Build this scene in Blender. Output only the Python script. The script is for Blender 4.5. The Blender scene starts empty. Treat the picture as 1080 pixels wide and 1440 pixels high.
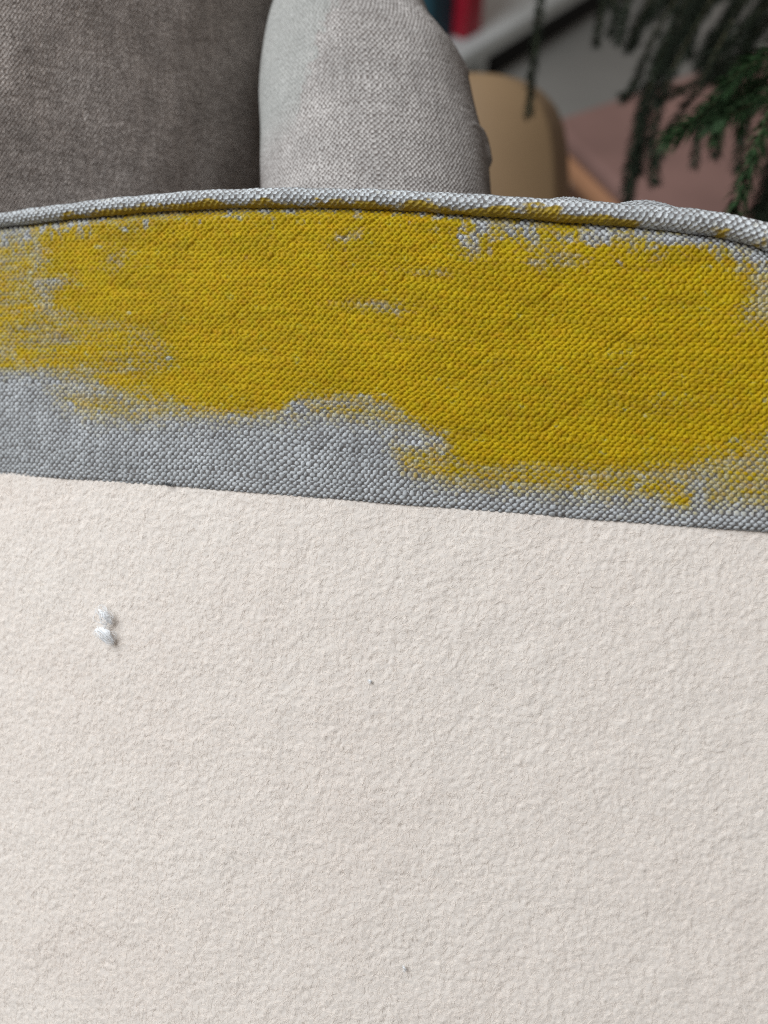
import bpy, math, random
import numpy as np
from mathutils import Vector

random.seed(7)
RNG = np.random.default_rng(11)
scene = bpy.context.scene
COL = scene.collection

# ------------------------------------------------------------------ camera
PITCH = math.radians(55.0)
F = 1083.0                      # focal length in pixels of a 1080 px wide frame
CAM = np.array([0.0, 0.0, 0.90])
RIGHT = np.array([1.0, 0.0, 0.0])
UP = np.array([0.0, math.sin(PITCH), math.cos(PITCH)])
FWD = np.array([0.0, math.cos(PITCH), -math.sin(PITCH)])
cam_data = bpy.data.cameras.new("camera")
cam = bpy.data.objects.new("camera", cam_data)
COL.objects.link(cam)
cam.location = CAM
cam.rotation_euler = (math.pi / 2 - PITCH, 0, 0)
cam_data.sensor_fit = 'HORIZONTAL'
cam_data.sensor_width = 36.0
cam_data.lens = 36.0 * F / 1080.0
cam_data.clip_start = 0.01
cam_data.clip_end = 50
cam_data.dof.use_dof = True
cam_data.dof.focus_distance = 0.231
cam_data.dof.aperture_fstop = 7.8
scene.camera = cam

# ------------------------------------------------------------------ light
world = bpy.data.worlds.new("World")
scene.world = world
world.use_nodes = True
bg = world.node_tree.nodes["Background"]
bg.inputs[0].default_value = (1.0, 0.88, 0.79, 1)
bg.inputs[1].default_value = 0.19


def cw(P):
    """camera-frame millimetres (right, up, depth) -> world metres"""
    P = np.asarray(P, float)
    return CAM + 0.001 * (P[..., 0:1] * RIGHT + P[..., 1:2] * UP + P[..., 2:3] * FWD)


wl = bpy.data.lights.new("window_light", 'AREA')
wl.shape = 'RECTANGLE'
wl.size = 1.2
wl.size_y = 1.2
wl.energy = 35.0
wl.color = (0.93, 0.97, 1.0)
wlo = bpy.data.objects.new("window_light", wl)
COL.objects.link(wlo)
tgt = Vector(cw([0, 40, 245]))
Ldir = np.array([-0.63, 0.56, -0.60])
Ldir /= np.linalg.norm(Ldir)
lp = Vector(cw(np.array([0, 40, 245]) + Ldir * 1600))
wlo.location = lp
wlo.rotation_euler = (tgt - lp).to_track_quat('-Z', 'Y').to_euler()

scene.view_settings.view_transform = 'Standard'
scene.view_settings.look = 'None'
scene.view_settings.exposure = 0.0
scene.view_settings.gamma = 1.0
scene.cycles.filter_width = 1.1
scene.cycles.use_denoising = False
scene.cycles.use_adaptive_sampling = False
scene.cycles.diffuse_bounces = 5


# ------------------------------------------------------------------ helpers
def srgb(r, g, b):
    c = np.array([r, g, b]) / 255.0
    return np.where(c <= 0.04045, c / 12.92, ((c + 0.055) / 1.055) ** 2.4)


def smooth(e0, e1, x):
    t = np.clip((x - e0) / (e1 - e0), 0, 1)
    return t * t * (3 - 2 * t)


def noise2(shape, step, lam_x, lam_y, seed=0):
    """gaussian-filtered noise, unit variance; step and wavelengths in mm"""
    r = np.random.default_rng(seed)
    nx, ny = shape
    w = r.standard_normal((nx, ny))
    kx = np.fft.fftfreq(nx, step[0])[:, None]
    ky = np.fft.rfftfreq(ny, step[1])[None, :]
    g = np.exp(-0.5 * ((kx * lam_x) ** 2 + (ky * lam_y) ** 2) * 4.0)
    o = np.fft.irfft2(np.fft.rfft2(w) * g, s=(nx, ny))
    return (o - o.mean()) / o.std()


def hash2(i, j, seed=0):
    v = np.sin(i * 127.1 + j * 311.7 + seed * 74.7) * 43758.5453
    return v - np.floor(v)


def poly_sd(px, py, poly):
    """signed distance to a polygon (negative inside)"""
    P = np.asarray(poly, float)
    d = np.full(px.shape, 1e9)
    inside = np.zeros(px.shape, bool)
    n = len(P)
    for k in range(n):
        x0, y0 = P[k]
        x1, y1 = P[(k + 1) % n]
        ex, ey = x1 - x0, y1 - y0
        t = np.clip(((px - x0) * ex + (py - y0) * ey) / (ex * ex + ey * ey + 1e-9), 0, 1)
        d = np.minimum(d, np.hypot(px - x0 - t * ex, py - y0 - t * ey))
        c = ((y0 > py) != (y1 > py)) & (px < ex * (py - y0) / (ey if ey != 0 else 1e-9) + x0)
        inside ^= c
    return np.where(inside, -d, d)


def line_sd(px, py, pts):
    d = np.full(px.shape, 1e9)
    for (x0, y0), (x1, y1) in zip(pts[:-1], pts[1:]):
        ex, ey = x1 - x0, y1 - y0
        t = np.clip(((px - x0) * ex + (py - y0) * ey) / (ex * ex + ey * ey + 1e-9), 0, 1)
        d = np.minimum(d, np.hypot(px - x0 - t * ex, py - y0 - t * ey))
    return d


def mesh_from(name, V, Fc, mat=None, parent=None, smooth_shade=True, attrs=None):
    me = bpy.data.meshes.new(name)
    V = np.asarray(V, np.float32)
    if isinstance(Fc, np.ndarray):
        nf, k = Fc.shape
        me.vertices.add(len(V))
        me.vertices.foreach_set("co", V.ravel())
        me.loops.add(nf * k)
        me.loops.foreach_set("vertex_index", Fc.astype(np.int32).ravel())
        me.polygons.add(nf)
        me.polygons.foreach_set("loop_start", np.arange(0, nf * k, k, dtype=np.int32))
        me.polygons.foreach_set("loop_total", np.full(nf, k, np.int32))
        me.update(calc_edges=True)
    else:
        me.from_pydata([tuple(map(float, v)) for v in V], [], Fc)
    if smooth_shade:
        me.polygons.foreach_set("use_smooth", np.ones(len(me.polygons), bool))
    for an, arr in (attrs or {}).items():
        if arr.ndim == 2:
            at = me.color_attributes.new(an, 'FLOAT_COLOR', 'POINT')
            a4 = np.ones((len(V), 4), np.float32)
            a4[:, :3] = arr
            at.data.foreach_set("color", a4.ravel())
        else:
            at = me.attributes.new(an, 'FLOAT', 'POINT')
            at.data.foreach_set("value", arr.astype(np.float32).ravel())
    me.validate()
    o = bpy.data.objects.new(name, me)
    if mat:
        me.materials.append(mat)
    COL.objects.link(o)
    if parent:
        o.parent = parent
        o.matrix_parent_inverse = parent.matrix_world.inverted()
    return o


def empty(name, loc, label, cat, group=None):
    e = bpy.data.objects.new(name, None)
    e.empty_display_size = 0.02
    COL.objects.link(e)
    e.location = [float(v) for v in loc]
    bpy.context.view_layer.update()
    tag(e, label, cat, group)
    return e


def tag(o, label, cat, group=None):
    o["label"] = label
    o["category"] = cat
    if group:
        o["group"] = group
    return o


# ------------------------------------------------------------------ materials
def new_mat(name):
    m = bpy.data.materials.new(name)
    m.use_nodes = True
    nt = m.node_tree
    return m, nt, nt.nodes["Principled BSDF"]


def linen_material(name):
    m, nt, p = new_mat(name)
    N, L = nt.nodes, nt.links
    a = N.new("ShaderNodeAttribute"); a.attribute_name = "yarn"
    pa = N.new("ShaderNodeAttribute"); pa.attribute_name = "paint"
    tc = N.new("ShaderNodeTexCoord")
    nz = N.new("ShaderNodeTexNoise"); nz.inputs["Scale"].default_value = 2600; nz.inputs["Detail"].default_value = 3
    L.new(tc.outputs["Object"], nz.inputs["Vector"])
    mr = N.new("ShaderNodeMapRange")
    mr.inputs[1].default_value = 0.3; mr.inputs[2].default_value = 0.7
    mr.inputs[3].default_value = 0.82; mr.inputs[4].default_value = 1.18
    L.new(nz.outputs["Fac"], mr.inputs[0])
    mx = N.new("ShaderNodeMix"); mx.data_type = 'RGBA'; mx.blend_type = 'MULTIPLY'
    mx.inputs["Factor"].default_value = 1
    L.new(a.outputs["Color"], mx.inputs[6]); L.new(mr.outputs[0], mx.inputs[7])
    L.new(mx.outputs[2], p.inputs["Base Color"])
    rr = N.new("ShaderNodeMapRange")
    rr.inputs[3].default_value = 0.88; rr.inputs[4].default_value = 0.62
    L.new(pa.outputs["Fac"], rr.inputs[0]); L.new(rr.outputs[0], p.inputs["Roughness"])
    p.inputs["Specular IOR Level"].default_value = 0.16
    b = N.new("ShaderNodeBump"); b.inputs["Strength"].default_value = 0.55; b.inputs["Distance"].default_value = 0.00012
    L.new(nz.outputs["Fac"], b.inputs["Height"]); L.new(b.outputs[0], p.inputs["Normal"])
    return m


def plain(name, col, rough=0.7, nscale=30, namp=0.15, bump=0.0, metal=0.0):
    m, nt, p = new_mat(name)
    N, L = nt.nodes, nt.links
    tc = N.new("ShaderNodeTexCoord")
    nz = N.new("ShaderNodeTexNoise"); nz.inputs["Scale"].default_value = nscale; nz.inputs["Detail"].default_value = 5
    L.new(tc.outputs["Object"], nz.inputs["Vector"])
    cr = N.new("ShaderNodeValToRGB")
    c = np.array(col)
    cr.color_ramp.elements[0].position = 0.3; cr.color_ramp.elements[1].position = 0.7
    cr.color_ramp.elements[0].color = (*np.clip(c * (1 - namp), 0, 1), 1)
    cr.color_ramp.elements[1].color = (*np.clip(c * (1 + namp), 0, 1), 1)
    L.new(nz.outputs["Fac"], cr.inputs[0]); L.new(cr.outputs[0], p.inputs["Base Color"])
    p.inputs["Roughness"].default_value = rough
    p.inputs["Metallic"].default_value = metal
    if bump:
        b = N.new("ShaderNodeBump"); b.inputs["Strength"].default_value = bump; b.inputs["Distance"].default_value = 0.002
        L.new(nz.outputs["Fac"], b.inputs["Height"]); L.new(b.outputs[0], p.inputs["Normal"])
    return m


MAT_LINEN = linen_material("woven_linen")
MAT_BODY = plain("grey_linen_plain", (0.30, 0.29, 0.28), 0.9, 60, 0.15, 0.3)
MAT_FLOOR = plain("grey_concrete", (0.30, 0.30, 0.285), 0.55, 3, 0.12, 0.1)
MAT_WHITE = plain("white_lacquer", (0.62, 0.66, 0.66), 0.4, 12, 0.05)
MAT_RED = plain("red_cloth_cover", (0.42, 0.008, 0.03), 0.5, 30, 0.15)
MAT_TEAL = plain("teal_cloth_cover", (0.006, 0.06, 0.09), 0.6, 30, 0.2)
MAT_PAGE = plain("paper_pages", (0.7, 0.66, 0.56), 0.8, 200, 0.1)
MAT_WOOD = plain("brown_wood", (0.13, 0.055, 0.028), 0.5, 20, 0.3)
MAT_TAN = plain("tan_leather", (0.27, 0.175, 0.092), 0.6, 8, 0.08, 0.1)
MAT_PINK = plain("dusty_pink_leather", (0.27, 0.155, 0.135), 0.45, 5, 0.22, 0.1)
MAT_RIM = plain("tan_leather_rim", (0.38, 0.19, 0.10), 0.5, 8, 0.1)
MAT_STEM = plain("pine_stem", (0.05, 0.045, 0.018), 0.8, 200, 0.3)
MAT_NEEDLE = plain("pine_needles_green", (0.028, 0.074, 0.022), 0.75, 60, 0.45)
MAT_NEEDLE_D = plain("pine_needles_dark", (0.020, 0.033, 0.017), 0.85, 60, 0.4)
MAT_LINT = plain("white_lint", (0.93, 0.95, 0.97), 0.9, 500, 0.02)
MAT_LINT.node_tree.nodes["Principled BSDF"].inputs["Specular IOR Level"].default_value = 0.05
MAT_THREAD = plain("dark_thread", (0.05, 0.055, 0.06), 0.9, 500, 0.2)


def felt_material(name, hair=False):
    m, nt, p = new_mat(name)
    N, L = nt.nodes, nt.links
    tc = N.new("ShaderNodeTexCoord")
    n1 = N.new("ShaderNodeTexNoise"); n1.inputs["Scale"].default_value = 22; n1.inputs["Detail"].default_value = 4
    L.new(tc.outputs["Object"], n1.inputs["Vector"])
    cr = N.new("ShaderNodeValToRGB")
    cr.color_ramp.elements[0].position = 0.32; cr.color_ramp.elements[1].position = 0.68
    cr.color_ramp.elements[0].color = (0.785, 0.725, 0.672, 1)
    cr.color_ramp.elements[1].color = (0.797, 0.745, 0.694, 1)
    L.new(n1.outputs["Fac"], cr.inputs[0])
    col = cr.outputs[0]
    if hair:
        hi = N.new("ShaderNodeHairInfo")
        mr = N.new("ShaderNodeMapRange")
        mr.inputs[3].default_value = 1.0; mr.inputs[4].default_value = 1.18
        L.new(hi.outputs["Random"], mr.inputs[0])
        mx = N.new("ShaderNodeMix"); mx.data_type = 'RGBA'; mx.blend_type = 'MULTIPLY'
        mx.inputs["Factor"].default_value = 1
        L.new(col, mx.inputs[6]); L.new(mr.outputs[0], mx.inputs[7])
        col = mx.outputs[2]
    else:
        n2 = N.new("ShaderNodeTexNoise"); n2.inputs["Scale"].default_value = 1500; n2.inputs["Detail"].default_value = 4
        L.new(tc.outputs["Object"], n2.inputs["Vector"])
        b = N.new("ShaderNodeBump"); b.inputs["Strength"].default_value = 0.3; b.inputs["Distance"].default_value = 0.0001
        L.new(n2.outputs["Fac"], b.inputs["Height"]); L.new(b.outputs[0], p.inputs["Normal"])
    L.new(col, p.inputs["Base Color"])
    p.inputs["Roughness"].default_value = 0.95
    p.inputs["Specular IOR Level"].default_value = 0.15
    return m


MAT_FELT = felt_material("cream_felt")
MAT_FIBRE = felt_material("cream_felt_fibre", hair=True)


# ------------------------------------------------------------------ the near panel: its sheet in space
def panel_z(X, Y):
    return 233.0 - 0.15 * X + 0.03 * (Y - 50) + 0.0006 * np.clip(-X, 0, None) ** 2


def on_panel(px, py):
    """point of the panel sheet seen at a pixel: (X, Y) millimetres"""
    px = np.asarray(px, float); py = np.asarray(py, float)
    Z = np.full(px.shape, 235.0)
    for _ in range(12):
        X = (px - 540) / F * Z
        Y = (720 - py) / F * Z
        Z = panel_z(X, Y)
    return X, Y


_ex, _ey = on_panel([-260, 0, 120, 240, 400, 540, 760, 900, 1080, 1300], [655, 666, 673, 682, 694, 705, 724, 733.5, 744.5, 757])
EDGE = np.polyfit(_ex, _ey, 4)


def edge_y(X):
    return np.polyval(EDGE, X)


_sx, _sy = on_panel([-240, -100, 0, 100, 180, 270, 400, 540, 690, 840, 940, 1015, 1080, 1150, 1240],
                    [352, 330, 319, 307, 301, 295, 291.5, 294, 304, 314, 321, 332, 352, 384, 440])


def seam_b(a):
    return np.interp(a, _sx, _sy - edge_y(_sx))


_k = np.hanning(25); _k /= _k.sum()
_ga = np.linspace(-200, 170, 900)
_gs = seam_b(_ga)
_gs = np.convolve(np.pad(_gs, 12, mode='edge'), _k, 'valid')


def seam(a):
    return np.interp(a, _ga, _gs)


def panel_F(a, b):
    X = a
    Y = edge_y(a) + b
    return np.stack([X, Y, panel_z(X, Y)], -1)


def to_ab(pts):
    p = np.asarray(pts, float)
    X, Y = on_panel(p[:, 0], p[:, 1])
    return np.stack([X, Y - edge_y(X)], 1)


WARM_P = srgb(188, 184, 181) * 0.95
WARM_T = srgb(124, 116, 112) * 0.62
PA, PB = 1.009, 1.063            # yarn pitch in millimetres
PALE = srgb(188, 192, 195) * 0.86
TAUPE = srgb(124, 121, 120) * 0.68
OCHRE = np.array([0.405, 0.276, 0.002])


def weave(name, Ffn, a0, a1, b0, b1, parent, sub=4, amp=1.0, extra=None, paint=None, keep=None, seed=1,
          pa=PA, pb=PB, pale=PALE, taupe=TAUPE, flat=None, flip=False):
    na = int((a1 - a0) / pa * sub) + 1
    nb = int((b1 - b0) / pb * sub) + 1
    a = a0 + np.arange(na) * pa / sub
    b = b0 + np.arange(nb) * pb / sub
    A, B = np.meshgrid(a, b, indexing='ij')
    st = (pa / sub, pb / sub)
    u = A / pa + 0.10 * noise2(A.shape, st, 1.2, 14, seed) + 0.5 * noise2(A.shape, st, 30, 30, seed + 1)
    v = B / pb + 0.14 * noise2(A.shape, st, 14, 1.2, seed + 2) + 0.4 * noise2(A.shape, st, 40, 30, seed + 3)
    i = np.round(u); j = np.round(v)
    du, dv = u - i, v - j
    # yarn thickness: by yarn, and drifting along each yarn
    kw = 1 + 0.13 * (hash2(i, i * 0, seed) - 0.5) * 2 + 0.07 * noise2(A.shape, st, 1.0, 4, seed + 4)
    slub = np.clip(hash2(j, j * 0, seed + 3) - 0.90, 0, 1) * 3.0
    kf = 1 + 0.16 * (hash2(j, j * 0, seed + 1) - 0.5) * 2 + slub * (0.5 + 0.5 * np.sin(A * 0.05 + j)) + 0.10 * noise2(A.shape, st, 4, 1.0, seed + 5)
    # warp floats: flattened knuckles packed in a quincunx over the weft
    h = np.full(A.shape, -1.0)
    bi = i.copy(); bj = j.copy()
    for di in (-1, 0, 1):
        for dj in (-1, 0, 1):
            ci, cj = i + di, j + dj
            on = (np.mod(ci + cj, 2) == 0)
            r1, r2, r3, r4 = (hash2(ci, cj, seed + q) for q in (9, 10, 11, 12))
            rowk = 1 + 0.12 * (hash2(cj, cj * 0, seed + 1) - 0.5)
            x = (u - ci - 0.22 * (r1 - 0.5)) / (0.71 * (1 + 0.30 * (r2 - 0.5)))
            y = (v - cj - 0.18 * (r3 - 0.5)) / (0.60 * rowk * (1 + 0.24 * (r4 - 0.5)))
            q2 = x * x + y * y
            hb = np.where(on & (q2 < 1), (0.56 + 0.18 * (r4 - 0.5)) * np.clip(1 - q2, 0, 1) ** 0.62, -1.0)
            upd = hb > h
            h = np.where(upd, hb, h); bi = np.where(upd, ci, bi); bj = np.where(upd, cj, bj)
    hw = h
    hf = -0.12 + 0.13 * np.clip(1 - (dv / 0.6) ** 2, 0, 1) * kf
    h = np.maximum(hw, hf)
    warp = smooth(-0.03, 0.10, hw - hf)
    site = hash2(bi, bj, seed + 9)
    i, j = bi, bj
    hn = np.clip((h + 0.06) / 0.54, 0, 1)
    fl = flat(A, B) if flat is not None else 0.0
    h = h * (1 - 0.10 * fl)
    # yarn colours: pale warp over taupe weft
    tone = 1 + 0.16 * (hash2(i, i * 0, seed + 5) - 0.5) + 0.10 * (site - 0.5) + 0.05 * noise2(A.shape, st, 9, 9, seed + 6)
    tonef = 1 + 0.30 * (hash2(j, j * 0, seed + 6) - 0.5) + slub * 0.8
    col = (warp * tone)[..., None] * pale + ((1 - warp) * tonef)[..., None] * taupe
    pt = np.zeros_like(A)
    if paint is not None:
        col, pt = paint(A, B, hn, i, j, col, st, seed)
    P = Ffn(A, B)
    da = np.gradient(P, axis=0); db = np.gradient(P, axis=1)
    n = np.cross(da, db)
    n /= np.linalg.norm(n, axis=-1, keepdims=True) + 1e-12
    if flip:
        n = -n
    if name != 'piping' and not flip:
        n = np.where(n[..., 2:3] > 0, -n, n) if keep is not None and name == 'painted_panel' else n
    disp = h * amp
    if extra is not None:
        disp = disp + extra(A, B, st, seed)
    P = P + n * disp[..., None]
    idx = np.arange(na * nb).reshape(na, nb)
    q = np.stack([idx[:-1, :-1], idx[1:, :-1], idx[1:, 1:], idx[:-1, 1:]], -1).reshape(-1, 4)
    V = cw(P.reshape(-1, 3)); C = col.reshape(-1, 3); T = pt.ravel()
    if keep is not None:
        kv = keep(A, B).ravel()
        q = q[kv[q].all(1)]
        used = np.zeros(len(V), bool); used[q.ravel()] = True
        remap = np.cumsum(used) - 1
        q = remap[q]; V = V[used]; C = C[used]; T = T[used]
    o = mesh_from(name, V, q, MAT_LINEN, parent, True, {"yarn": np.clip(C, 0, 1), "paint": T})
    return o


# ------------------------------------------------------------------ floor
FLOOR_Z = 0.0
floor = mesh_from("floor", [(-6, -4, 0), (6, -4, 0), (6, 8, 0), (-6, 8, 0)], [(0, 1, 2, 3)], MAT_FLOOR, None, False)
floor["kind"] = "structure"

# ------------------------------------------------------------------ armchair
chair = empty("armchair", (0.0, 0.1, 0.0), "grey linen upholstered armchair with yellow paint brushed over its piped panel", "armchair")

# paint layout on the panel, polygons in panel millimetres
CORE = to_ab([(38, 316), (110, 306), (200, 298), (300, 292), (420, 290), (560, 293), (690, 303), (800, 311), (930, 322), (985, 330),
              (1020, 350), (1048, 368), (1064, 392), (1066, 425), (1085, 446), (1105, 480), (1110, 540), (1110, 600), (1075, 645), (985, 660),
              (940, 668), (800, 664), (660, 658), (632, 640), (628, 612), (575, 590), (545, 566), (470, 556), (420, 560), (398, 578),
              (340, 582), (285, 580), (235, 566), (170, 548), (150, 530), (230, 505), (215, 478), (110, 458), (60, 440), (75, 410),
              (45, 385), (60, 355)])
HAZE = [
    (to_ab([(10, 430), (240, 452), (300, 520), (120, 526), (10, 520)]), 0.70, 3.0),
    (to_ab([(975, 640), (1250, 600), (1250, 722), (985, 716)]), 0.56, 3.5),
    (to_ab([(-200, 335), (60, 322), (80, 460), (60, 515), (-200, 520)]), 0.62, 6.0),
    (to_ab([(-200, 480), (20, 478), (120, 470), (240, 480), (260, 530), (330, 582), (200, 582), (120, 545), (60, 528), (-200, 522)]), 0.66, 5.0),
    (to_ab([(20, 500), (200, 490), (210, 520), (90, 524), (-100, 524), (-100, 506)]), 0.72, 2.0),
    (to_ab([(60, 540), (420, 575), (440, 592), (300, 598), (130, 596), (80, 570)]), 0.58, 5.0),
    (to_ab([(420, 556), (640, 566), (650, 620), (560, 604), (430, 586)]), 0.66, 5.0),
    (to_ab([(545, 622), (650, 620), (980, 664), (976, 712), (800, 700), (640, 690), (560, 664)]), 0.68, 5.0),
    (to_ab([(800, 665), (976, 668), (975, 712), (930, 710), (820, 694)]), 0.66, 3.5),
    (to_ab([(925, 690), (976, 690), (975, 720), (930, 718)]), 0.85, 2.5),
    (to_ab([(1000, 330), (1060, 345), (1200, 400), (1200, 690), (975, 695), (980, 650), (1040, 640), (1040, 420)]), 0.62, 6.0),
]
BARE = [((660, 352), 5.0, 4.0, 0.36), ((668, 330), 3.5, 5.5, 0.32), ((705, 322), 9, 3.0, 0.55), ((760, 345), 8, 4.0, 0.38),
        ((880, 338), 12, 4.5, 0.45), ((590, 382), 10, 1.6, 0.3), ((505, 428), 11, 2.2, 0.28), ((545, 437), 8, 1.8, 0.28),
        ((600, 477), 18, 1.2, 0.24), ((1030, 440), 8, 3.5, 0.16), ((1046, 455), 3, 4.5, 0.25), ((165, 365), 5, 4, 0.35),
        ((130, 375), 9, 2.2, 0.28), ((90, 395), 9, 2.4, 0.25), ((955, 336), 9, 2.0, 0.5), ((840, 330), 5, 2, 0.5), ((790, 372), 12, 3, 0.3),
        ((470, 340), 5, 2, 0.35), ((330, 372), 6, 2.5, 0.3), ((500, 330), 4, 2.5, 0.4)]
CREASES = [[(203, 602), (234, 574)], [(262, 352), (300, 322)], [(200, 352), (238, 318)], [(470, 345), (545, 300)], [(300, 470), (350, 425)],
           [(700, 470), (790, 400)], [(640, 540), (700, 490)], [(820, 520), (900, 455)], [(445, 640), (470, 612)], [(110, 345), (150, 318)],
           [(150, 420), (190, 385)], [(560, 400), (600, 370)], [(380, 365), (425, 330)], [(760, 610), (830, 560)]]


def panel_paint(A, B, hn, i, j, col, st, seed):
    br = noise2(A.shape, st, 13, 1.5, seed + 20)           # brush streaks
    fine = noise2(A.shape, st, 2.2, 1.6, seed + 21)
    wide = noise2(A.shape, st, 12, 6, seed + 22)
    sd = poly_sd(A, B, CORE)
    leftness = smooth(-20, -110, A)
    rightness = smooth(60, 110, A)
    fth = 5.8 + 8.0 * leftness + 4.0 * rightness + 2.5 * smooth(10, 30, A) * smooth(22, 8, B)
    edge = sd + 0.35 * fine + br * (0.3 + 0.8 * leftness) + 0.5 * wide
    cov = (0.97 - 0.10 * smooth(20, 100, A) * smooth(60, 20, B)) * smooth(fth, -fth, edge - 0.8)
    cov = cov + 0.05 * wide * smooth(0.3, 0.9, cov)
    for poly, val, feather in HAZE:
        s2 = poly_sd(A, B, poly) + 0.3 * fine + 0.5 * br + 0.6 * wide
        feather = feather * 1.5
        cov = np.maximum(cov, (val + 0.05 * br + 0.04 * wide) * smooth(feather, -feather, s2))
    # brush skips just under the seam and scattered thin spots
    gap = seam(A) - B
    skip = smooth(0.35, 1.6, noise2(A.shape, st, 2.0, 3.5, seed + 23) + 0.35 * smooth(-10, 60, A))
    cov = cov - 0.40 * skip * smooth(11.0, 2.0, gap)
    for (c, ra, rb, w) in BARE:
        ca, cb = to_ab([c])[0]
        r = np.hypot((A - ca) / ra, (B - cb) / rb) + 0.25 * fine
        cov = cov - 0.75 * w * smooth(1.9, 0.0, r)
    cov = cov - 0.22 * smooth(1.7, 2.8, fine + 0.5 * br)
    rnd = hash2(i, j, seed + 31)
    score = cov * 1.85 - 0.20 - (1 - hn) * 0.48 - (rnd - 0.5) * 0.36
    pt = np.clip(score, 0, 1) * 0.5 + 0.5 * smooth(0.0, 1.0, score)
    rich = 1 + 0.03 * wide + 0.04 * br + 0.20 * (rnd - 0.5)
    och = OCHRE[None, None, :] * rich[..., None]
    och[..., 1] *= 1 + 0.04 * fine
    # thin paint lets the yarn through
    thin = pt
    och[..., 1] *= 1 + 0.12 * (1 - smooth(0.3, 0.95, thin))
    out = col * (1 - thin[..., None]) + och * thin[..., None]
    # pale primer wash on the far left of the bare band
    return out, pt


def panel_extra(A, B, st, seed):
    d = np.zeros_like(A)
    # folded lower hem turns in over the felt
    t = np.clip(-B + 1.3, 0, 2.0)
    d -= 1.6 * (1 - np.sqrt(np.clip(1 - (t / 2.0) ** 2, 0, 1)))
    # sinks into the seam under the piping
    g = seam(A) - B
    d -= 1.7 * smooth(3.6, -0.6, g)
    # soft undulation of the padding
    d += 0.22 * noise2(A.shape, st, 34, 26, seed + 40)
    for c in CREASES:
        ab = to_ab(c)
        L = np.linalg.norm(ab[1] - ab[0])
        dist = line_sd(A, B, [tuple(ab[0]), tuple(ab[1])])
        d -= 0.22 * np.exp(-(dist / 0.55) ** 2)
    return d


weave('painted_panel', panel_F, -188, 152, -0.7, 112, chair, sub=5, amp=0.88, extra=panel_extra, paint=panel_paint,
      keep=lambda A, B: B < seam(A) + 1.2, seed=1)

# ---- piping along the top edge
_pc = np.array([(-240, 342, 8.5), (-100, 321, 9), (0, 309.5, 9.6), (100, 296.5, 11), (200, 286.5, 12), (300, 279.5, 12.8), (400, 277.5, 13.4),
                (540, 280, 13.6), (690, 289, 14.6), (840, 299.5, 15.5), (940, 307, 16.3), (1015, 315.5, 17), (1080, 331, 18), (1150, 362, 19), (1240, 418, 20)], float)
_px_, _py_ = on_panel(_pc[:, 0], _pc[:, 1])
_pr_ = _pc[:, 2] / F * panel_z(_px_, _py_)
_pg = np.linspace(_px_[0], _px_[-1], 700)
_kk = np.hanning(41); _kk /= _kk.sum()


def _sm(y):
    return np.convolve(np.pad(y, 20, mode='edge'), _kk, 'valid')


_pgy = _sm(np.interp(_pg, _px_, _py_))
_pgr = _sm(np.interp(_pg, _px_, _pr_))
_pgz = panel_z(_pg, _pgy) + 0.3
_plen = np.concatenate([[0], np.cumsum(np.sqrt(np.diff(_pg) ** 2 + np.diff(_pgy) ** 2 + np.diff(_pgz) ** 2))])
_pT = np.gradient(np.stack([_pg, _pgy, _pgz], -1), axis=0)
_pT /= np.linalg.norm(_pT, axis=1, keepdims=True)
_nrm = np.array([-0.15, 0.03, -1.0]); _nrm /= np.linalg.norm(_nrm)


def pipe_frame(s):
    c = np.stack([np.interp(s, _plen, q) for q in (_pg, _pgy, _pgz)], -1)
    T = np.stack([np.interp(s, _plen, _pT[:, k]) for k in range(3)], -1)
    r = np.interp(s, _plen, _pgr)
    Bv = np.cross(np.broadcast_to(_nrm, T.shape), T)
    Bv = np.where(Bv[..., 1:2] < 0, -Bv, Bv)
    Bv /= np.linalg.norm(Bv, axis=-1, keepdims=True)
    Nv = np.cross(T, Bv)
    Nv = np.where(Nv[..., 2:3] > 0, -Nv, Nv)
    return c, T, Nv, Bv, r


RP = 3.0


def pipe_F(a, b):
    c, T, Nv, Bv, r = pipe_frame(a)
    ph = b / RP
    rr = r + 0.10 * np.sin(a * 0.21) + 0.08 * np.sin(a * 0.53 + 1)
    return c + rr[..., None] * (np.cos(ph)[..., None] * Nv + np.sin(ph)[..., None] * Bv)


PIPE_YELLOW = [(85, 200, -0.60), (130, 330, -0.40), (250, 560, -0.48), (560, 625, -0.15), (600, 760, -0.42), (735, 792, 0.30), (780, 900, -0.55), (1005, 1028, -0.35), (1060, 1080, -0.7)]


def pipe_paint(A, B, hn, i, j, col, st, seed):
    # station along the piping expressed by the pixel column it was measured at
    colpx = np.interp(A, _plen, np.interp(_pg, _px_, _pc[:, 0]))
    ph = B / RP
    fine = noise2(A.shape, st, 2.5, 1.2, seed + 21)
    wide = noise2(A.shape, st, 8, 4, seed + 22)
    cov = np.zeros_like(A)
    for x0, x1, lim in PIPE_YELLOW:
        w = smooth(x0 - 12, x0 + 14, colpx) * smooth(x1 + 12, x1 - 14, colpx)
        cov = np.maximum(cov, w * smooth(0.30, -0.35, ph - lim + 0.22 + 0.22 * wide + 0.16 * fine))
    rnd = hash2(i, j, seed + 31)
    pt = smooth(0, 1.0, cov * 1.5 - 0.20 - (1 - hn) * 0.45 - (rnd - 0.5) * 0.6 - 0.12 * wide)
    och = OCHRE * 0.95
    thin = pt * 0.92
    return col * (1 - thin[..., None]) + och * thin[..., None], pt


weave('piping', pipe_F, 2, _plen[-1] - 2, -RP * 1.9, RP * 2.9, chair, sub=4, amp=0.7, paint=pipe_paint, seed=5, flip=False,
      pale=srgb(200, 205, 208), taupe=TAUPE * 1.4)

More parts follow.
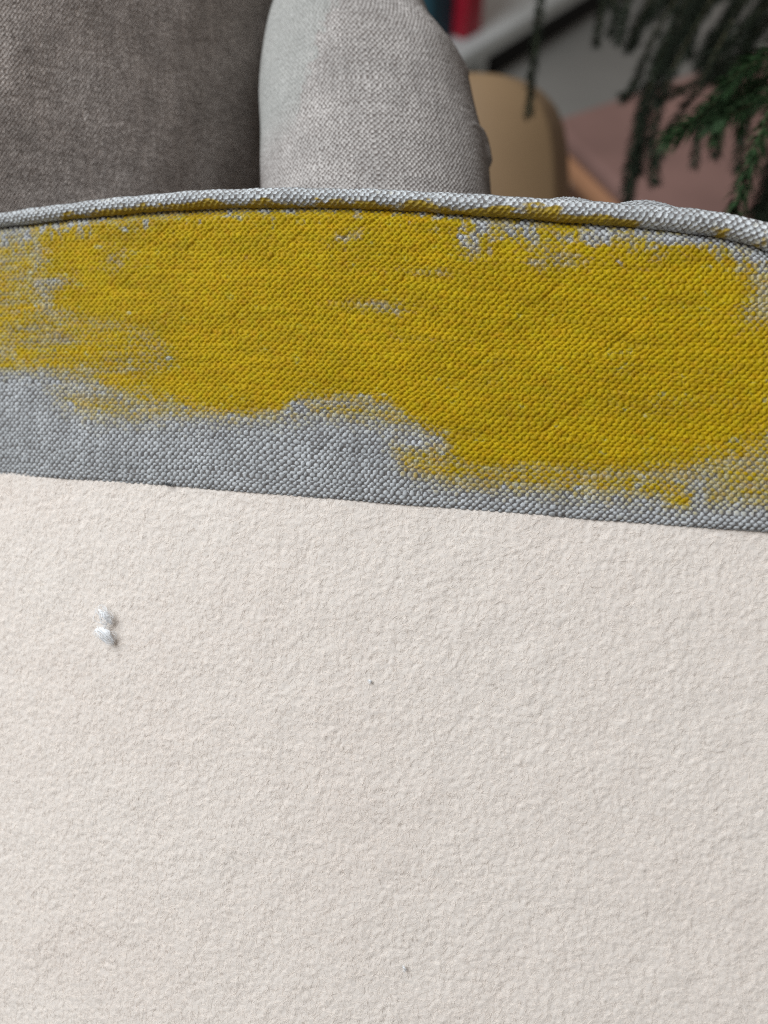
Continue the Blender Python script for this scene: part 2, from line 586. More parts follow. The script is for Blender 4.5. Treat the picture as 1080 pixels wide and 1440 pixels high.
# ---- boxing behind the piping, rumpled on the right
_bxH = np.array([(-240, -3), (500, -2.2), (590, 0.6), (650, 2.6), (700, 3.2), (735, 3.3), (780, 4.4), (820, 4.5), (850, 4.4), (885, 5.3), (930, 5.0), (970, 4.8), (1000, 4.4), (1040, 3.4), (1080, 2.8), (1240, 1.0)])


def box_F(a, b):
    c, T, Nv, Bv, r = pipe_frame(a)
    colpx = np.interp(a, _plen, np.interp(_pg, _px_, _pc[:, 0]))
    Hh = np.interp(colpx, _bxH[:, 0], _bxH[:, 1])
    t = b / 45.0
    up = r * 0.55 + (Hh + r * 0.45) * np.sin(np.clip(t * 6, 0, math.pi / 2)) - 52 * np.clip(t - 0.18, 0, None) ** 1.5
    up = up + 0.9 * np.exp(-((t - 0.2) / 0.15) ** 2) * np.sin(colpx * 0.055 + 8 * t) * smooth(600, 800, colpx)
    back = r * 0.4 + b * 0.9
    return c + up[..., None] * Bv - back[..., None] * Nv


weave('boxing_band', box_F, 2, _plen[-1] - 2, 0, 45, chair, sub=3, amp=0.7, seed=8, flip=True)


# ---- inside back, in shade
def back_F(a, b):
    # a: millimetres to the right along the cloth, b: up the cloth
    X = -160 + 120 * np.sin(np.clip((a + 60) / 190, -1.4, 1.5))
    Y = 60 + b * 0.90
    t = np.clip((a + 60) / 190, -1.4, 1.5)
    Z = 289 - 0.20 * (Y - 105) + 0.34 * (X + 140) + 100 * (1 - np.cos(t)) ** 1.5
    return np.stack([X, Y, Z], -1)


def soft_extra(scale, amp):
    return lambda A, B, st, seed: amp * noise2(A.shape, st, scale, scale, seed + 40)


weave('inside_back', back_F, -110, 238, -20, 190, chair, sub=4, seed=12, pa=0.95, pb=1.0, pale=WARM_P * np.array([1.38, 1.33, 1.30]), taupe=WARM_T * np.array([0.84, 0.79, 0.77]), extra=soft_extra(30, 0.5))

# ---- arm with a primer patch and pulled tucks at its front
_ar = np.array([  # py, left x, right x
    (-300, 478, 482), (-135, 470, 486), (-118, 440, 522), (-90, 412, 556), (-40, 388, 598), (0, 377, 612), (30, 370, 644), (60, 366, 658), (100, 365, 667), (150, 366, 678), (190, 368, 686), (240, 371, 692),
    (290, 372, 697), (360, 374, 702), (460, 376, 706)], float)
ARM_D = 36.0


def arm_row(py):
    return np.interp(py, _ar[:, 0], _ar[:, 1]), np.interp(py, _ar[:, 0], _ar[:, 2])


def arm_F(a, b):
    py = 150 - b * 4.05
    # smooth the outline by averaging neighbours
    xl = sum(arm_row(py + d)[0] for d in (-24, -12, 0, 12, 24)) / 5
    xr = sum(arm_row(py + d)[1] for d in (-16, -8, 0, 8, 16)) / 5
    Zf = 266 + 0.10 * (150 - py) + 0.0009 * np.clip(60 - py, 0, None) ** 2
    Ze = Zf + ARM_D
    XL = (xl - 540) / F * Ze * 0.995
    XR = (xr - 540) / F * Ze * 0.995
    th = a / 38.0
    mid, W = (XL + XR) / 2, (XR - XL) / 2
    s, c = np.sin(th), np.cos(th)
    X = mid + W * np.sign(s) * np.abs(s) ** 0.92
    Z = Zf + ARM_D * (1 - np.sign(c) * np.abs(c) ** 0.85)
    Y = (720 - py) / F * (Zf + 8)
    return np.stack([X, Y, Z], -1)


def arm_px(A, B):
    py = 150 - B * 4.05
    xl, xr = arm_row(py)
    return (xl + xr) / 2 + (xr - xl) / 2 * np.sin(np.clip(A / 38.0, -math.pi / 2, math.pi / 2)), py


TUCKS = [[(645, 166), (656, 159), (668, 160), (678, 170), (684, 188)], [(628, 27), (640, 31), (649, 42), (654, 62)]]


def arm_extra(A, B, st, seed):
    x, y = arm_px(A, B)
    d = 0.4 * noise2(A.shape, st, 22, 22, seed + 40)
    front = smooth(1.66, 1.50, A / 38.0)
    for c in TUCKS:
        dist = line_sd(x, y, c) / 4.0
        fade = smooth(c[0][0] + 2, c[0][0] + 30, x)
        d = d - (1.6 if c is TUCKS[0] else 0.9) * np.exp(-(dist / 0.8) ** 2) * fade * front
    return d


PATCH = [(300, -80), (515, -80), (490, 0), (462, 70), (448, 120), (436, 168), (424, 190), (442, 202), (410, 196), (398, 215), (300, 230)]


def arm_flat(A, B):
    x, y = arm_px(A, B)
    return smooth(10, -14, poly_sd(x, y, PATCH) + 4 * np.sin(x * 0.35 + y * 0.22))


def arm_paint(A, B, hn, i, j, col, st, seed):
    x, y = arm_px(A, B)
    w = smooth(5, -6, poly_sd(x, y, PATCH) + 4 * noise2(A.shape, st, 2.5, 2.5, seed + 21))
    w = w * (0.36 + 0.18 * hn) * smooth(215, 130, y + 0.2 * (x - 420))
    pale = srgb(178, 184, 180) * 0.85
    return col * (1 - w[..., None]) + pale * w[..., None], w * 0.5


weave('arm', arm_F, -74, 74, -58, 78, chair, sub=4, seed=17, pa=0.70, pb=0.88, amp=0.6, pale=WARM_P, taupe=WARM_T * 1.3, extra=arm_extra, paint=arm_paint, flat=arm_flat)


# ---- solid padding behind the woven skins, reaching past their edges
def padded_shell(name, Ffn, a0, a1, b0, b1, gap, thick, parent, na=60, nb=50):
    a = np.linspace(a0, a1, na); b = np.linspace(b0, b1, nb)
    A, B = np.meshgrid(a, b, indexing='ij')
    P = Ffn(A, B)
    n = np.cross(np.gradient(P, axis=0), np.gradient(P, axis=1))
    n /= np.linalg.norm(n, axis=-1, keepdims=True) + 1e-12
    if n[na // 2, nb // 2, 2] > 0:
        n = -n
    e = np.minimum(np.minimum(A - a0, a1 - A), np.minimum(B - b0, b1 - B))
    e = np.sqrt(np.clip(1 - (1 - np.clip(e / (thick * 0.5), 0, 1)) ** 2, 0, 1))
    top = P - n * (gap + thick * 0.5 * (1 - e))[..., None]
    bot = P - n * (gap + thick * 0.5 + thick * 0.5 * e)[..., None]
    V = cw(np.concatenate([top.reshape(-1, 3), bot.reshape(-1, 3)]))
    idx = np.arange(na * nb).reshape(na, nb)
    q = np.stack([idx[:-1, :-1], idx[1:, :-1], idx[1:, 1:], idx[:-1, 1:]], -1).reshape(-1, 4)
    return mesh_from(name, V, np.concatenate([q, q[:, ::-1] + na * nb]), MAT_BODY, parent)


padded_shell('back_padding', back_F, -330, 236, -60, 330, 3.2, 46.0, chair)

# ---- hidden padding under the panel and down to the floor
def prism(name, top, zbot, mat, parent):
    n = len(top)
    V = list(top) + [(p[0], p[1], zbot) for p in top]
    fc = [tuple(range(n)), tuple(reversed(range(n, 2 * n)))]
    for k in range(n):
        fc.append((k, k + n, (k + 1) % n + n, (k + 1) % n))
    o = mesh_from(name, V, fc, mat, parent, False)
    return o


top = []
for a in np.linspace(-186, 150, 24):
    P = panel_F(np.array(a), np.array(float(seam(a)) - 5.0)); P[2] += 9
    top.append(tuple(cw(P)))
for a in (148, 60, -60, -184):
    P = panel_F(np.array(float(a)), np.array(-188.0)); P[2] += 9
    top.append(tuple(cw(P)))
prism('padded_body', top[::-1], 0.03, MAT_BODY, chair)
for sx in (-0.15, 0.11):
    for sy in (-0.04, 0.15):
        V = [(sx - .018, sy - .018, 0.0), (sx + .018, sy - .018, 0.0), (sx + .018, sy + .018, 0.0), (sx - .018, sy + .018, 0.0)]
        V += [(x * 1.0, y, 0.05) for x, y, z in V]
        mesh_from('leg', V, [(3, 2, 1, 0), (4, 5, 6, 7), (0, 1, 5, 4), (1, 2, 6, 5), (2, 3, 7, 6), (3, 0, 4, 7)], MAT_WOOD, chair, False)


def tube(pts, r, sides=6):
    """tapered tube through world points; r scalar or list"""
    pts = np.asarray(pts, float)
    n = len(pts)
    r = np.broadcast_to(np.asarray(r, float), (n,))
    T = np.gradient(pts, axis=0); T /= np.linalg.norm(T, axis=1, keepdims=True) + 1e-12
    ref = np.array([0.31, 0.2, 0.93])
    A = np.cross(T, ref); A /= np.linalg.norm(A, axis=1, keepdims=True) + 1e-12
    Bv = np.cross(T, A)
    ang = np.arange(sides) * 2 * math.pi / sides
    V = pts[:, None, :] + r[:, None, None] * (np.cos(ang)[None, :, None] * A[:, None, :] + np.sin(ang)[None, :, None] * Bv[:, None, :])
    idx = np.arange(n * sides).reshape(n, sides)
    nx = np.roll(idx, -1, axis=1)
    q = np.stack([idx[:-1], nx[:-1], nx[1:], idx[1:]], -1).reshape(-1, 4)
    return V.reshape(-1, 3), q


def spline(pts, n):
    P = np.asarray(pts, float)
    t = np.linspace(0, len(P) - 1, n)
    out = np.zeros((n, 3))
    for m in range(n):
        k = min(int(t[m]), len(P) - 2); f = t[m] - k
        p0, p1, p2, p3 = P[max(k - 1, 0)], P[k], P[k + 1], P[min(k + 2, len(P) - 1)]
        out[m] = 0.5 * ((2 * p1) + (-p0 + p2) * f + (2 * p0 - 5 * p1 + 4 * p2 - p3) * f * f + (-p0 + 3 * p1 - 3 * p2 + p3) * f ** 3)
    return out


def join(parts):
    Vs, Fs, o = [], [], 0
    for V, q in parts:
        Vs.append(V); Fs.append(q + o); o += len(V)
    return np.concatenate(Vs), np.concatenate(Fs)


def panel_point(px, py, lift=0.0):
    X, Y = on_panel(np.array(float(px)), np.array(float(py)))
    return np.array([X, Y, panel_z(X, Y) - lift])


# loose thread end at the hem
parts = []
for k, path in enumerate([[(231, 679), (235, 681.5), (239, 682.5), (243, 680)], [(235, 679), (237, 682), (241, 683.5)]]):
    pts = [cw(panel_point(x, y, 0.5 + 0.2 * k)) for x, y in path]
    parts.append(tube(pts, 0.00020, 5))
th = mesh_from('loose_thread', *join(parts), MAT_THREAD, chair)

# ------------------------------------------------------------------ felt
felt_loc = cw(panel_F(np.array(0.0), np.array(-90.0)))
felt = empty("felt_sheet", felt_loc, "cream wool felt sheet with a fuzzy surface below the grey linen hem", "felt")
step = 0.42
fa = np.arange(-186, 150, step)
fb = np.arange(-186, 7, step)
A, B = np.meshgrid(fa, fb, indexing='ij')
st = (step, step)


def band(l0, seed, ax=1.0):
    return noise2(A.shape, st, l0 * ax, l0, seed) - 0.0


FH = (0.08 * band(11, 50) + 0.048 * band(1.8, 51) + 0.042 * band(0.9, 52) + 0.016 * band(0.6, 53, 0.8))
FELT_BASE = (-0.65 + 0.35 * smooth(-1, -30, fb) - 1.0 * smooth(0.3, 2.5, fb))[None, :]
FH = FH * smooth(6, 0, B) * 1.0 + FELT_BASE
P = panel_F(A, B)
n = np.cross(np.gradient(P, axis=0), np.gradient(P, axis=1)); n /= np.linalg.norm(n, axis=-1, keepdims=True)
n = np.where(n[..., 2:3] > 0, -n, n)
FN = n
FP = P + n * FH[..., None]
na, nb = A.shape
idx = np.arange(na * nb).reshape(na, nb)
q = np.stack([idx[:-1, :-1], idx[1:, :-1], idx[1:, 1:], idx[:-1, 1:]], -1).reshape(-1, 4)
V = cw(FP.reshape(-1, 3))
# underside and rim, 4 mm down
rim = np.concatenate([idx[:, 0], idx[-1, 1:], idx[-2::-1, -1], idx[0, -2:0:-1]])
low = cw((FP - 4.0 * n).reshape(-1, 3))[rim]
o0 = len(V)
rn = len(rim)
rq = np.stack([rim, np.arange(rn) + o0, np.roll(np.arange(rn), -1) + o0, np.roll(rim, -1)], -1)
mesh_from("felt_body", np.concatenate([V, low]), np.concatenate([q, rq]), MAT_FELT, felt)

# fibres lying in the nap
NF = 230000
K = 6
ra = RNG.uniform(-184, 148, NF); rb = RNG.uniform(-184, -0.9, NF)
ang = RNG.normal(0.9, 1.0, NF)
bend = RNG.normal(0, 1.3, NF)
length = RNG.uniform(0.9, 3.4, NF)
lift = np.abs(RNG.normal(0, 0.035, NF)) + 0.002
pts = np.zeros((NF, K, 3))
ca, cb, an = ra.copy(), rb.copy(), ang.copy()
for k in range(K):
    ii = np.clip((ca + 186) / step, 0, na - 1.01); jj = np.clip((cb + 186) / step, 0, nb - 1.01)
    i0 = ii.astype(int); j0 = jj.astype(int)
    fi = (ii - i0)[:, None]; fj = (jj - j0)[:, None]
    base = (FP[i0, j0] * (1 - fi) * (1 - fj) + FP[i0 + 1, j0] * fi * (1 - fj) + FP[i0, j0 + 1] * (1 - fi) * fj + FP[i0 + 1, j0 + 1] * fi * fj)
    arch = math.sin(math.pi * k / (K - 1)) * lift + 0.006 + 0.10 * (k == K - 1) * (RNG.random(NF) < 0.3)
    pts[:, k] = base + FN[i0, j0] * arch[:, None]
    ca = ca + np.cos(an) * length / (K - 1); cb = np.minimum(cb + np.sin(an) * length / (K - 1), 0.2)
    an = an + bend / (K - 1) + RNG.normal(0, 0.25, NF)
hc = bpy.data.hair_curves.new("felt_fibres")
hc.add_curves([K] * NF)
hc.position_data.foreach_set("vector", cw(pts.reshape(-1, 3)).astype(np.float32).ravel()) if hasattr(hc, "position_data") else hc.attributes["position"].data.foreach_set("vector", cw(pts.reshape(-1, 3)).astype(np.float32).ravel())
rad = np.tile(np.array([0.6, 1, 1, 1, 0.8, 0.3]), NF) * np.repeat(RNG.uniform(0.014, 0.042, NF), K) * 0.001
ra_at = hc.attributes.get("radius") or hc.attributes.new("radius", 'FLOAT', 'POINT')
ra_at.data.foreach_set("value", rad.astype(np.float32))
hc.materials.append(MAT_FIBRE)
fo = bpy.data.objects.new("felt_fibres", hc)
COL.objects.link(fo)
fo.parent = felt
fo.matrix_parent_inverse = felt.matrix_world.inverted()
fo["kind"] = "stuff"


# ------------------------------------------------------------------ lint
def tuft(pa, pb, n, spread, lift, seed, r=0.00006, wid=2.0):
    g = np.random.default_rng(seed)
    A0, B0 = panel_point(*pa), panel_point(*pb)
    parts = []
    for k in range(n):
        t0 = g.uniform(0, 0.5); t1 = g.uniform(0.5, 1.0)
        off = g.normal(0, spread, 3) * np.array([1, 1, 0.3])
        c = g.normal(0, spread * 0.9, 3)
        ps = []
        h0 = abs(g.normal(0, lift)) + (0.25 if lift > 0.3 else 0.25 if lift < 0.2 else 1.7)
        for s in np.linspace(0, 1, 6):
            t = t0 + (t1 - t0) * s
            p = A0 * (1 - t) + B0 * t + off + c * math.sin(math.pi * s) * np.array([1, 1, 0.2])
            p = p + g.normal(0, 0.10, 3)
            p[2] -= h0 * (0.5 + math.sin(math.pi * t) * 0.9) + 0.1
            ps.append(cw(p))
        parts.append(tube(ps, np.array([0.5, 1, 1, 1, 0.8, 0.3]) * r * g.uniform(0.6, 1.5), 4))
    return join(parts)


lint_loc = cw(panel_point(153, 880))
lint = empty("lint_fluff", lint_loc, "white lint fluff in two tufts on the cream felt, the largest bit", "lint")
def lint_core(path, rads, lifts, seed):
    g = np.random.default_rng(seed)
    pts = spline([cw(panel_point(x, y, l)) for (x, y), l in zip(path, lifts)], 22)
    rr = np.interp(np.linspace(0, 1, 22), np.linspace(0, 1, len(rads)), rads) * 0.001
    V, q = tube(pts, rr * (1 + 0.20 * g.standard_normal(22)), 14)
    cen = np.repeat(pts, 14, axis=0)
    d = ((V - cen) @ FWD)[:, None]
    V = V - 0.86 * d * FWD + g.normal(0, 0.00004, V.shape)
    return V, q


mesh_from("tuft", *join([lint_core([(142, 856), (149, 861), (154, 868), (159, 877)], [0.2, 0.8, 1.0, 0.3], [2.2, 2.8, 2.4, 1.0], 3),
                         tuft((144, 854), (159, 877), 45, 0.9, 0.25, 5, 0.00007), tuft((150, 851), (145, 862), 8, 0.5, 1.3, 15, 0.00005)]), MAT_LINT, lint)
mesh_from("tuft", *join([lint_core([(136, 886), (145, 884), (154, 888), (158, 896), (161, 906)], [0.2, 0.8, 1.0, 0.7, 0.25], [1.8, 2.4, 2.5, 1.7, 0.8], 4),
                         tuft((138, 882), (162, 904), 50, 0.95, 0.25, 6, 0.00007)]), MAT_LINT, lint)
mesh_from("stray_fibre", *tuft((155, 872), (150, 886), 10, 0.6, 0.5, 7, 0.00006), MAT_LINT, lint)
for (p, q2, n_, lab, sd) in [((566, 1358), (571, 1363), 60, "tiny white lint speck near the bottom edge of the cream felt", 8),
                             ((518, 956), (523, 959), 40, "tiny white lint speck mid sheet right of the large fluff", 9)]:
    o = mesh_from("lint_speck", *join([lint_core([p, ((p[0] + q2[0]) / 2, (p[1] + q2[1]) / 2 - 1), q2], [0.1, 0.26, 0.1], [0.4, 0.7, 0.4], sd), tuft(p, q2, 14, 0.3, 0.15, sd, 0.00004)]), MAT_LINT)
    tag(o, lab, "lint", "lint specks on the felt")


# ------------------------------------------------------------------ background
def ray_to_z(px, py, z):
    d = cw(np.array([(px - 540) / F, (720 - py) / F, 1.0]) * 1000) - CAM
    t = (z - CAM[2]) / d[2]
    return CAM + t * d


def slab(name, corners, z0, z1, mat, parent, bevel=0.006, seg=3):
    """prism over a ground outline between two heights, edges rounded"""
    n = len(corners)
    V = [(c[0], c[1], z0) for c in corners] + [(c[0], c[1], z1) for c in corners]
    area = sum(corners[k][0] * corners[(k + 1) % n][1] - corners[(k + 1) % n][0] * corners[k][1] for k in range(n))
    ring = list(range(n)) if area > 0 else list(reversed(range(n)))
    fc = [tuple(reversed(ring)), tuple(r + n for r in ring)]
    for k in range(n):
        a_, b_ = ring[k], ring[(k + 1) % n]
        fc.append((a_, b_, b_ + n, a_ + n))
    o = mesh_from(name, V, fc, mat, parent, False)
    if bevel:
        md = o.modifiers.new("bevel", 'BEVEL'); md.width = bevel; md.segments = seg; md.limit_method = 'ANGLE'
        for p in o.data.polygons:
            p.use_smooth = True
    return o


# low white shelf with its board edge running diagonally
zs = 0.105
e0 = ray_to_z(640, 86, zs); e1 = ray_to_z(790, -4, zs)
dirv = (e1 - e0) / np.linalg.norm(e1 - e0)
back = np.array([-dirv[1], dirv[0], 0.0])
e0 = e0 - dirv * 0.35; e1 = e1 + dirv * 0.9
shelf = empty("low_shelf", ((e0 + e1) / 2)[:2].tolist() + [0], "low white shelf board with a black block as shade beneath, behind the chair arm", "shelf")
slab("shelf_board", [e0, e1, e1 + back * 0.35, e0 + back * 0.35], zs - 0.036, zs, MAT_WHITE, shelf, 0.003)
q0 = ray_to_z(688, 62, zs)
for s, w in ((0.0, 0.03), (0.75, 0.03)):
    f0 = q0 + dirv * s + back * 0.02
    slab("shelf_support", [f0, f0 + dirv * w, f0 + dirv * w + back * 0.30, f0 + back * 0.30], 0.002, zs - 0.037, MAT_WHITE, shelf, 0.002)
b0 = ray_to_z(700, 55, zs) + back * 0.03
MAT_SHELF_SHADE = plain("black_shelf_shade", (0.006, 0.006, 0.006), 0.8, 30, 0.1)  # near-black colour for the shade below the shelf board
slab("under_shelf_shade", [b0 + dirv * 0.03, b0 + dirv * 0.70, b0 + dirv * 0.70 + back * 0.25, b0 + dirv * 0.03 + back * 0.25], 0.0, zs - 0.038, MAT_SHELF_SHADE, shelf, 0.002)  # added black block, stands in for the shade under the board
f0 = ray_to_z(655, 96, 0.05) + back * 0.05
slab("wood_foot", [f0, f0 + dirv * 0.05, f0 + dirv * 0.05 + back * 0.1, f0 + back * 0.1], 0.0, 0.10, MAT_WOOD, shelf, 0.003)


def book(px, py, width, depth, height, mat, label):
    base = ray_to_z(px, py, zs) + back * 0.004
    loc = base.copy(); loc[2] = zs
    e = empty("book", loc, label, "book", "books on the low shelf")
    c = [base, base + dirv * width, base + dirv * width + back * depth, base + back * depth]
    slab("cover", c, zs + 0.001, zs + height, mat, e, 0.002)
    c2 = [base + dirv * 0.004 + back * 0.006, base + dirv * (width - 0.004) + back * 0.006, base + dirv * (width - 0.004) + back * (depth - 0.006), base + dirv * 0.004 + back * (depth - 0.006)]
    slab("pages", c2, zs + height, zs + height + 0.002, MAT_PAGE, e, 0)
    return e


book(655, 58, 0.062, 0.17, 0.24, MAT_RED, "red book standing on the white shelf, right of the teal book")
book(606, 70, 0.082, 0.18, 0.26, MAT_TEAL, "dark teal book standing on the white shelf beside the red book")

# tan rounded upright panel of a stool beside the arm
tan = empty("tan_pouf", ray_to_z(700, 300, 0.0).tolist(), "plain tan pouf with a rounded top corner, right of the chair arm", "pouf")
D0 = 640.0


def camd(px, py, z):
    return np.array([(px - 540) / F * z, (720 - py) / F * z, z])


outl = [(560, 420), (560, 150), (575, 118), (610, 104), (660, 100), (705, 104), (738, 120), (762, 146), (775, 178), (781, 220), (784, 300), (784, 420)]
seg = []
o3 = np.array(outl, float)
tt = np.linspace(0, len(o3) - 1, 60)
ox = np.interp(tt, np.arange(len(o3)), o3[:, 0]); oy = np.interp(tt, np.arange(len(o3)), o3[:, 1])
kk = np.hanning(7); kk /= kk.sum()
ox = np.convolve(np.pad(ox, 3, mode='edge'), kk, 'valid'); oy = np.convolve(np.pad(oy, 3, mode='edge'), kk, 'valid')
front = np.array([cw(camd(x, y, D0 + 0.10 * (y - 100))) for x, y in zip(ox, oy)])
cen = front.mean(0)
dv = (cen - CAM) / np.linalg.norm(cen - CAM) + 0.30 * RIGHT; dv /= np.linalg.norm(dv)
rings = []
for off, sc in ((0.0, 0.93), (0.004, 0.975), (0.012, 1.0), (0.055, 1.0), (0.063, 0.975), (0.067, 0.93)):
    rings.append(cen + (front - cen) * sc + dv * off)
n = len(front)
V = np.concatenate(rings)
fc = [tuple(range(n))]
for r in range(len(rings) - 1):
    for k in range(n):
        k2 = (k + 1) % n
        fc.append((r * n + k, (r + 1) * n + k, (r + 1) * n + k2, r * n + k2))
fc.append(tuple(reversed(range((len(rings) - 1) * n, len(rings) * n))))
mesh_from("upholstered_panel", V, fc, MAT_TAN, tan)
bz = V[:, 2].min()
cx, cy = V[V[:, 2] < bz + 0.02][:, :2].mean(0)
slab("plinth", [(cx - .06, cy - .03, 0), (cx + .06, cy - .03, 0), (cx + .06, cy + .05, 0), (cx - .06, cy + .05, 0)], 0.0, bz + 0.03, MAT_WOOD, tan, 0.004)

# dusty pink bench seat, its corner towards the left
zt = 0.30
c0 = ray_to_z(776, 168, zt); c1 = ray_to_z(912, 300, zt); c2 = ray_to_z(905, 124, zt)
v1 = (c1 - c0); v2 = (c2 - c0)
v1 = v1 / np.linalg.norm(v1) * 0.62; v2 = v2 / np.linalg.norm(v2) * 0.75
bench = empty("low_bench", ((c0 + (v1 + v2) / 2)[:2]).tolist() + [0], "dusty pink bench seat with a tan rim, behind the hanging pine branches", "bench")
slab("seat", [c0, c0 + v1, c0 + v1 + v2, c0 + v2], zt - 0.028, zt, MAT_PINK, bench, 0.009, 4)
o_ = [c0 - (v1 + v2) * 0.006, c0 + v1 * 1.012 - v2 * 0.006, c0 + (v1 + v2) * 1.006, c0 + v2 * 1.012 - v1 * 0.006]
slab("rim", o_, zt - 0.062, zt - 0.0285, MAT_RIM, bench, 0.012, 4)
slab("under_seat_shade", [c0 + (v1 + v2) * 0.05, c0 + v1 * 0.95 + v2 * 0.05, c0 + (v1 + v2) * 0.95, c0 + v2 * 0.95 + v1 * 0.05], 0.06, zt - 0.0622, MAT_WOOD, bench, 0.004)  # added dark brown block, paints the shadow below the rim
for fa_, fb_ in ((0.18, 0.15), (0.85, 0.15), (0.18, 0.85), (0.85, 0.85)):
    p = c0 + v1 * fa_ + v2 * fb_
    slab("leg", [p + np.array([-.02, -.02, 0]), p + np.array([.02, -.02, 0]), p + np.array([.02, .02, 0]), p + np.array([-.02, .02, 0])], 0.0, 0.0595, MAT_WOOD, bench, 0.004)

# ------------------------------------------------------------------ pine plant
trunk_base = cw(camd(1330, 260, 620)); trunk_base[2] = 0.0
pine = empty("pine_plant", trunk_base.tolist(), "dark green pine plant with drooping needle branches hanging in at the upper right", "plant")
tp = np.array([[trunk_base[0] + 0.01 * math.sin(z * 9), trunk_base[1] + 0.008 * math.cos(z * 7), z] for z in np.linspace(0, 1.05, 14)])
mesh_from("trunk", *tube(tp, np.linspace(0.014, 0.006, 14), 10), MAT_STEM, pine)


def branch(path, z, green, dens=1.0, nl=9.0, stem=0.8, seed=0, z1=None):
    """a drooping branchlet: stem with curved needles all round; z in mm of depth"""
    g = np.random.default_rng(seed)
    z1 = z if z1 is None else z1
    pts3 = [cw(camd(x, y, z + (z1 - z) * k / (len(path) - 1))) for k, (x, y) in enumerate(path)]
    sp = spline(pts3, 10 * len(path))
    L = np.linalg.norm(np.diff(sp, axis=0), axis=1).sum() * 1000
    st_o = mesh_from("branch", *tube(sp, np.linspace(stem, stem * 0.35, len(sp)) * 0.001, 5), MAT_STEM, pine)
    nn = int(L * 5.0 * dens)
    T = np.gradient(sp, axis=0); T /= np.linalg.norm(T, axis=1, keepdims=True)
    V, q = [], []
    for k in range(nn):
        t = (k + g.random()) / nn * (len(sp) - 1.01)
        i0 = int(t); f = t - i0
        p = sp[i0] * (1 - f) + sp[i0 + 1] * f
        tv = T[i0]
        r = g.normal(0, 1, 3); r -= tv * r.dot(tv); r /= np.linalg.norm(r) + 1e-9
        tip = min(1.0, (len(sp) - t) / 6 + 0.45)
        ln = (1.3 if green else 1.35) * nl * g.uniform(0.65, 1.15) * 0.001 * tip
        lean = g.uniform(0.55, 1.0)
        d1 = tv * lean + r * 0.95; d1 /= np.linalg.norm(d1)
        d2 = tv * (lean + 0.55) + r * 0.6; d2 /= np.linalg.norm(d2)
        s = np.cross(tv, r)
        w = 0.00036 * g.uniform(0.8, 1.2)
        m = p + d1 * ln * 0.5
        e = m + d2 * ln * 0.5
        o = len(V)
        nrm = np.cross(d1, s)
        V += [p - s * w * 0.7, p + s * w * 0.7, m + s * w, m - s * w, m + nrm * w * 0.8, e]
        q += [(o, o + 1, o + 2), (o, o + 2, o + 3), (o + 3, o + 2, o + 5), (o, o + 4, o + 3), (o + 1, o + 2, o + 4), (o + 4, o + 5, o + 3), (o + 2, o + 5, o + 4), (o, o + 1, o + 4)]
    nd = mesh_from("needles", np.array(V), np.array(q), MAT_NEEDLE if green else MAT_NEEDLE_D, st_o)
    nd["kind"] = "stuff"
    return st_o


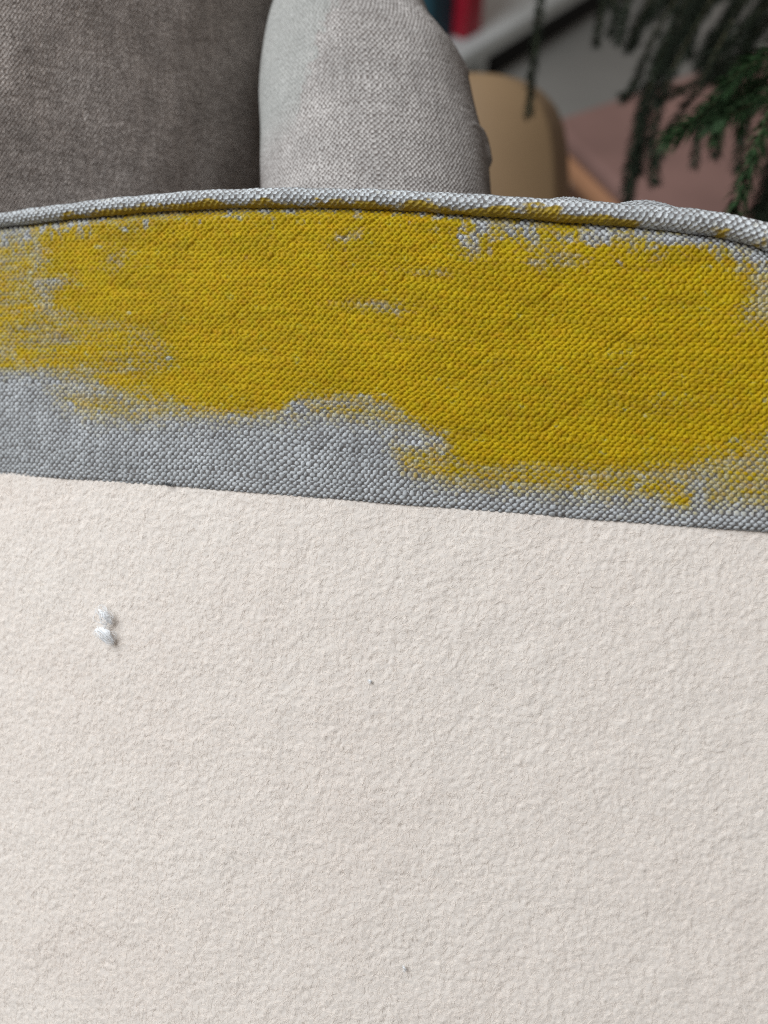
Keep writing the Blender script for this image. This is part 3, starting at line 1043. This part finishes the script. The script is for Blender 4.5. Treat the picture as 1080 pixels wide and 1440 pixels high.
BR = [
    # path in view, depth mm, green?, density, needle length
    ([(772, -90), (762, -30), (758, 20), (752, 70), (747, 115), (744, 162)], 520, 0, 1.0, 6.0),
    ([(850, -60), (850, -10), (844, 25), (838, 62)], 560, 0, 1.0, 6.0),
    ([(890, -60), (884, -5), (876, 30), (870, 58)], 540, 0, 1.0, 7.0),
    ([(870, -70), (862, -10), (866, 20), (858, 48)], 600, 0, 1.0, 7.0),
    ([(930, -60), (912, 0), (893, 40), (884, 70)], 560, 0, 1.0, 7.0),
    ([(960, -60), (925, -5), (905, 28), (893, 60)], 590, 0, 1.0, 7.0),
    ([(990, -40), (950, 30), (925, 90), (905, 150), (893, 210), (884, 262), (880, 320)], 520, 0, 1.3, 9.0),
    ([(985, -20), (945, 60), (918, 120), (903, 180), (898, 240)], 540, 0, 1.3, 9.0),
    ([(970, -30), (925, 40), (903, 90), (890, 125), (878, 136)], 560, 0, 1.0, 7.0),
    ([(1000, 0), (955, 80), (930, 140), (917, 200), (921, 258)], 500, 0, 1.1, 7.0),
    ([(1030, 30), (1005, 75), (985, 112), (955, 128), (925, 142)], 470, 0, 1.0, 6.0),
    ([(1012, 80), (985, 122), (955, 160), (935, 200), (924, 232)], 480, 0, 1.0, 6.0),
    ([(1060, -60), (1010, -10), (975, 30), (948, 62), (935, 95)], 560, 0, 1.4, 9.0),
    ([(1080, -40), (1040, 10), (1005, 50), (985, 92)], 540, 0, 1.4, 9.0),
    ([(1010, -50), (985, 0), (960, 45), (930, 75)], 600, 0, 1.4, 9.0),
    ([(1110, -20), (1065, 20), (1030, 60), (1010, 110)], 520, 0, 1.4, 9.0),
    ([(1100, -70), (1050, -30), (1000, 0), (950, 15)], 580, 0, 1.4, 9.0),
    ([(1120, 0), (1075, 35), (1045, 70), (1020, 100)], 560, 0, 1.4, 10.0),
    ([(1080, -80), (1030, -40), (990, -20), (945, -5), (915, 25)], 620, 0, 1.4, 9.0),
    ([(1050, -40), (1030, 10), (1012, 60), (1000, 110)], 600, 0, 1.4, 10.0),
    ([(1090, -30), (1070, 10), (1055, 50), (1050, 95)], 610, 0, 1.4, 10.0),
    ([(1020, -60), (1000, -20), (978, 30), (968, 75)], 640, 0, 1.4, 10.0),
    # brighter fronds nearer the lens
    ([(1150, 10), (1090, 60), (1045, 105), (1010, 140), (975, 172), (942, 195)], 370, 1, 1.3, 9.0),
    ([(1160, 60), (1100, 95), (1060, 125), (1025, 150), (1000, 172)], 380, 1, 1.3, 9.0),
    ([(1150, 90), (1095, 125), (1055, 148), (1020, 165)], 360, 1, 1.2, 9.0),
    ([(1120, 60), (1085, 80), (1050, 95), (1022, 118)], 365, 1, 1.2, 9.0),
    ([(1010, 138), (992, 165), (982, 195), (976, 232)], 440, 0, 1.1, 5.5),
    ([(1030, 125), (1016, 155), (1010, 185), (1006, 216)], 450, 0, 1.2, 6.5),
    ([(1060, 120), (1050, 160), (1043, 195), (1036, 236)], 430, 0, 1.1, 6.0),
    ([(1022, 140), (1012, 160), (1008, 180), (1004, 200)], 400, 1, 1.2, 7.0),
    ([(1062, 110), (1050, 135), (1046, 160), (1042, 185)], 390, 1, 1.2, 7.0),
    ([(1130, 80), (1092, 140), (1070, 190), (1056, 230), (1044, 262), (1034, 300), (1028, 330)], 350, 1, 1.2, 8.0),
    ([(1150, 130), (1110, 180), (1090, 230), (1080, 280), (1075, 330)], 420, 0, 1.5, 11.0),
    ([(1160, 170), (1115, 225), (1085, 262), (1062, 300)], 440, 0, 1.5, 11.0),
    ([(1160, 200), (1120, 250), (1090, 285), (1068, 320)], 430, 0, 1.5, 11.0),
]
for k, (path, z, green, dens, nl) in enumerate(BR):
    branch(path, float(z), green, dens, nl, 0.9, 100 + k)
# main limbs carrying the branchlets back to the trunk
for k, (end, z, hz) in enumerate([((1080, -60), 560, 0.95), ((1130, 40), 430, 0.85), ((980, -70), 580, 1.0), ((880, -80), 560, 1.04)]):
    s = np.array([trunk_base[0], trunk_base[1], hz])
    e = cw(camd(end[0], end[1], z))
    m = (s + e) / 2 + np.array([0, 0, 0.04])
    mesh_from("limb", *tube(spline([s, m, e], 16), np.linspace(3.4, 1.2, 16) * 0.001, 7), MAT_STEM, pine)
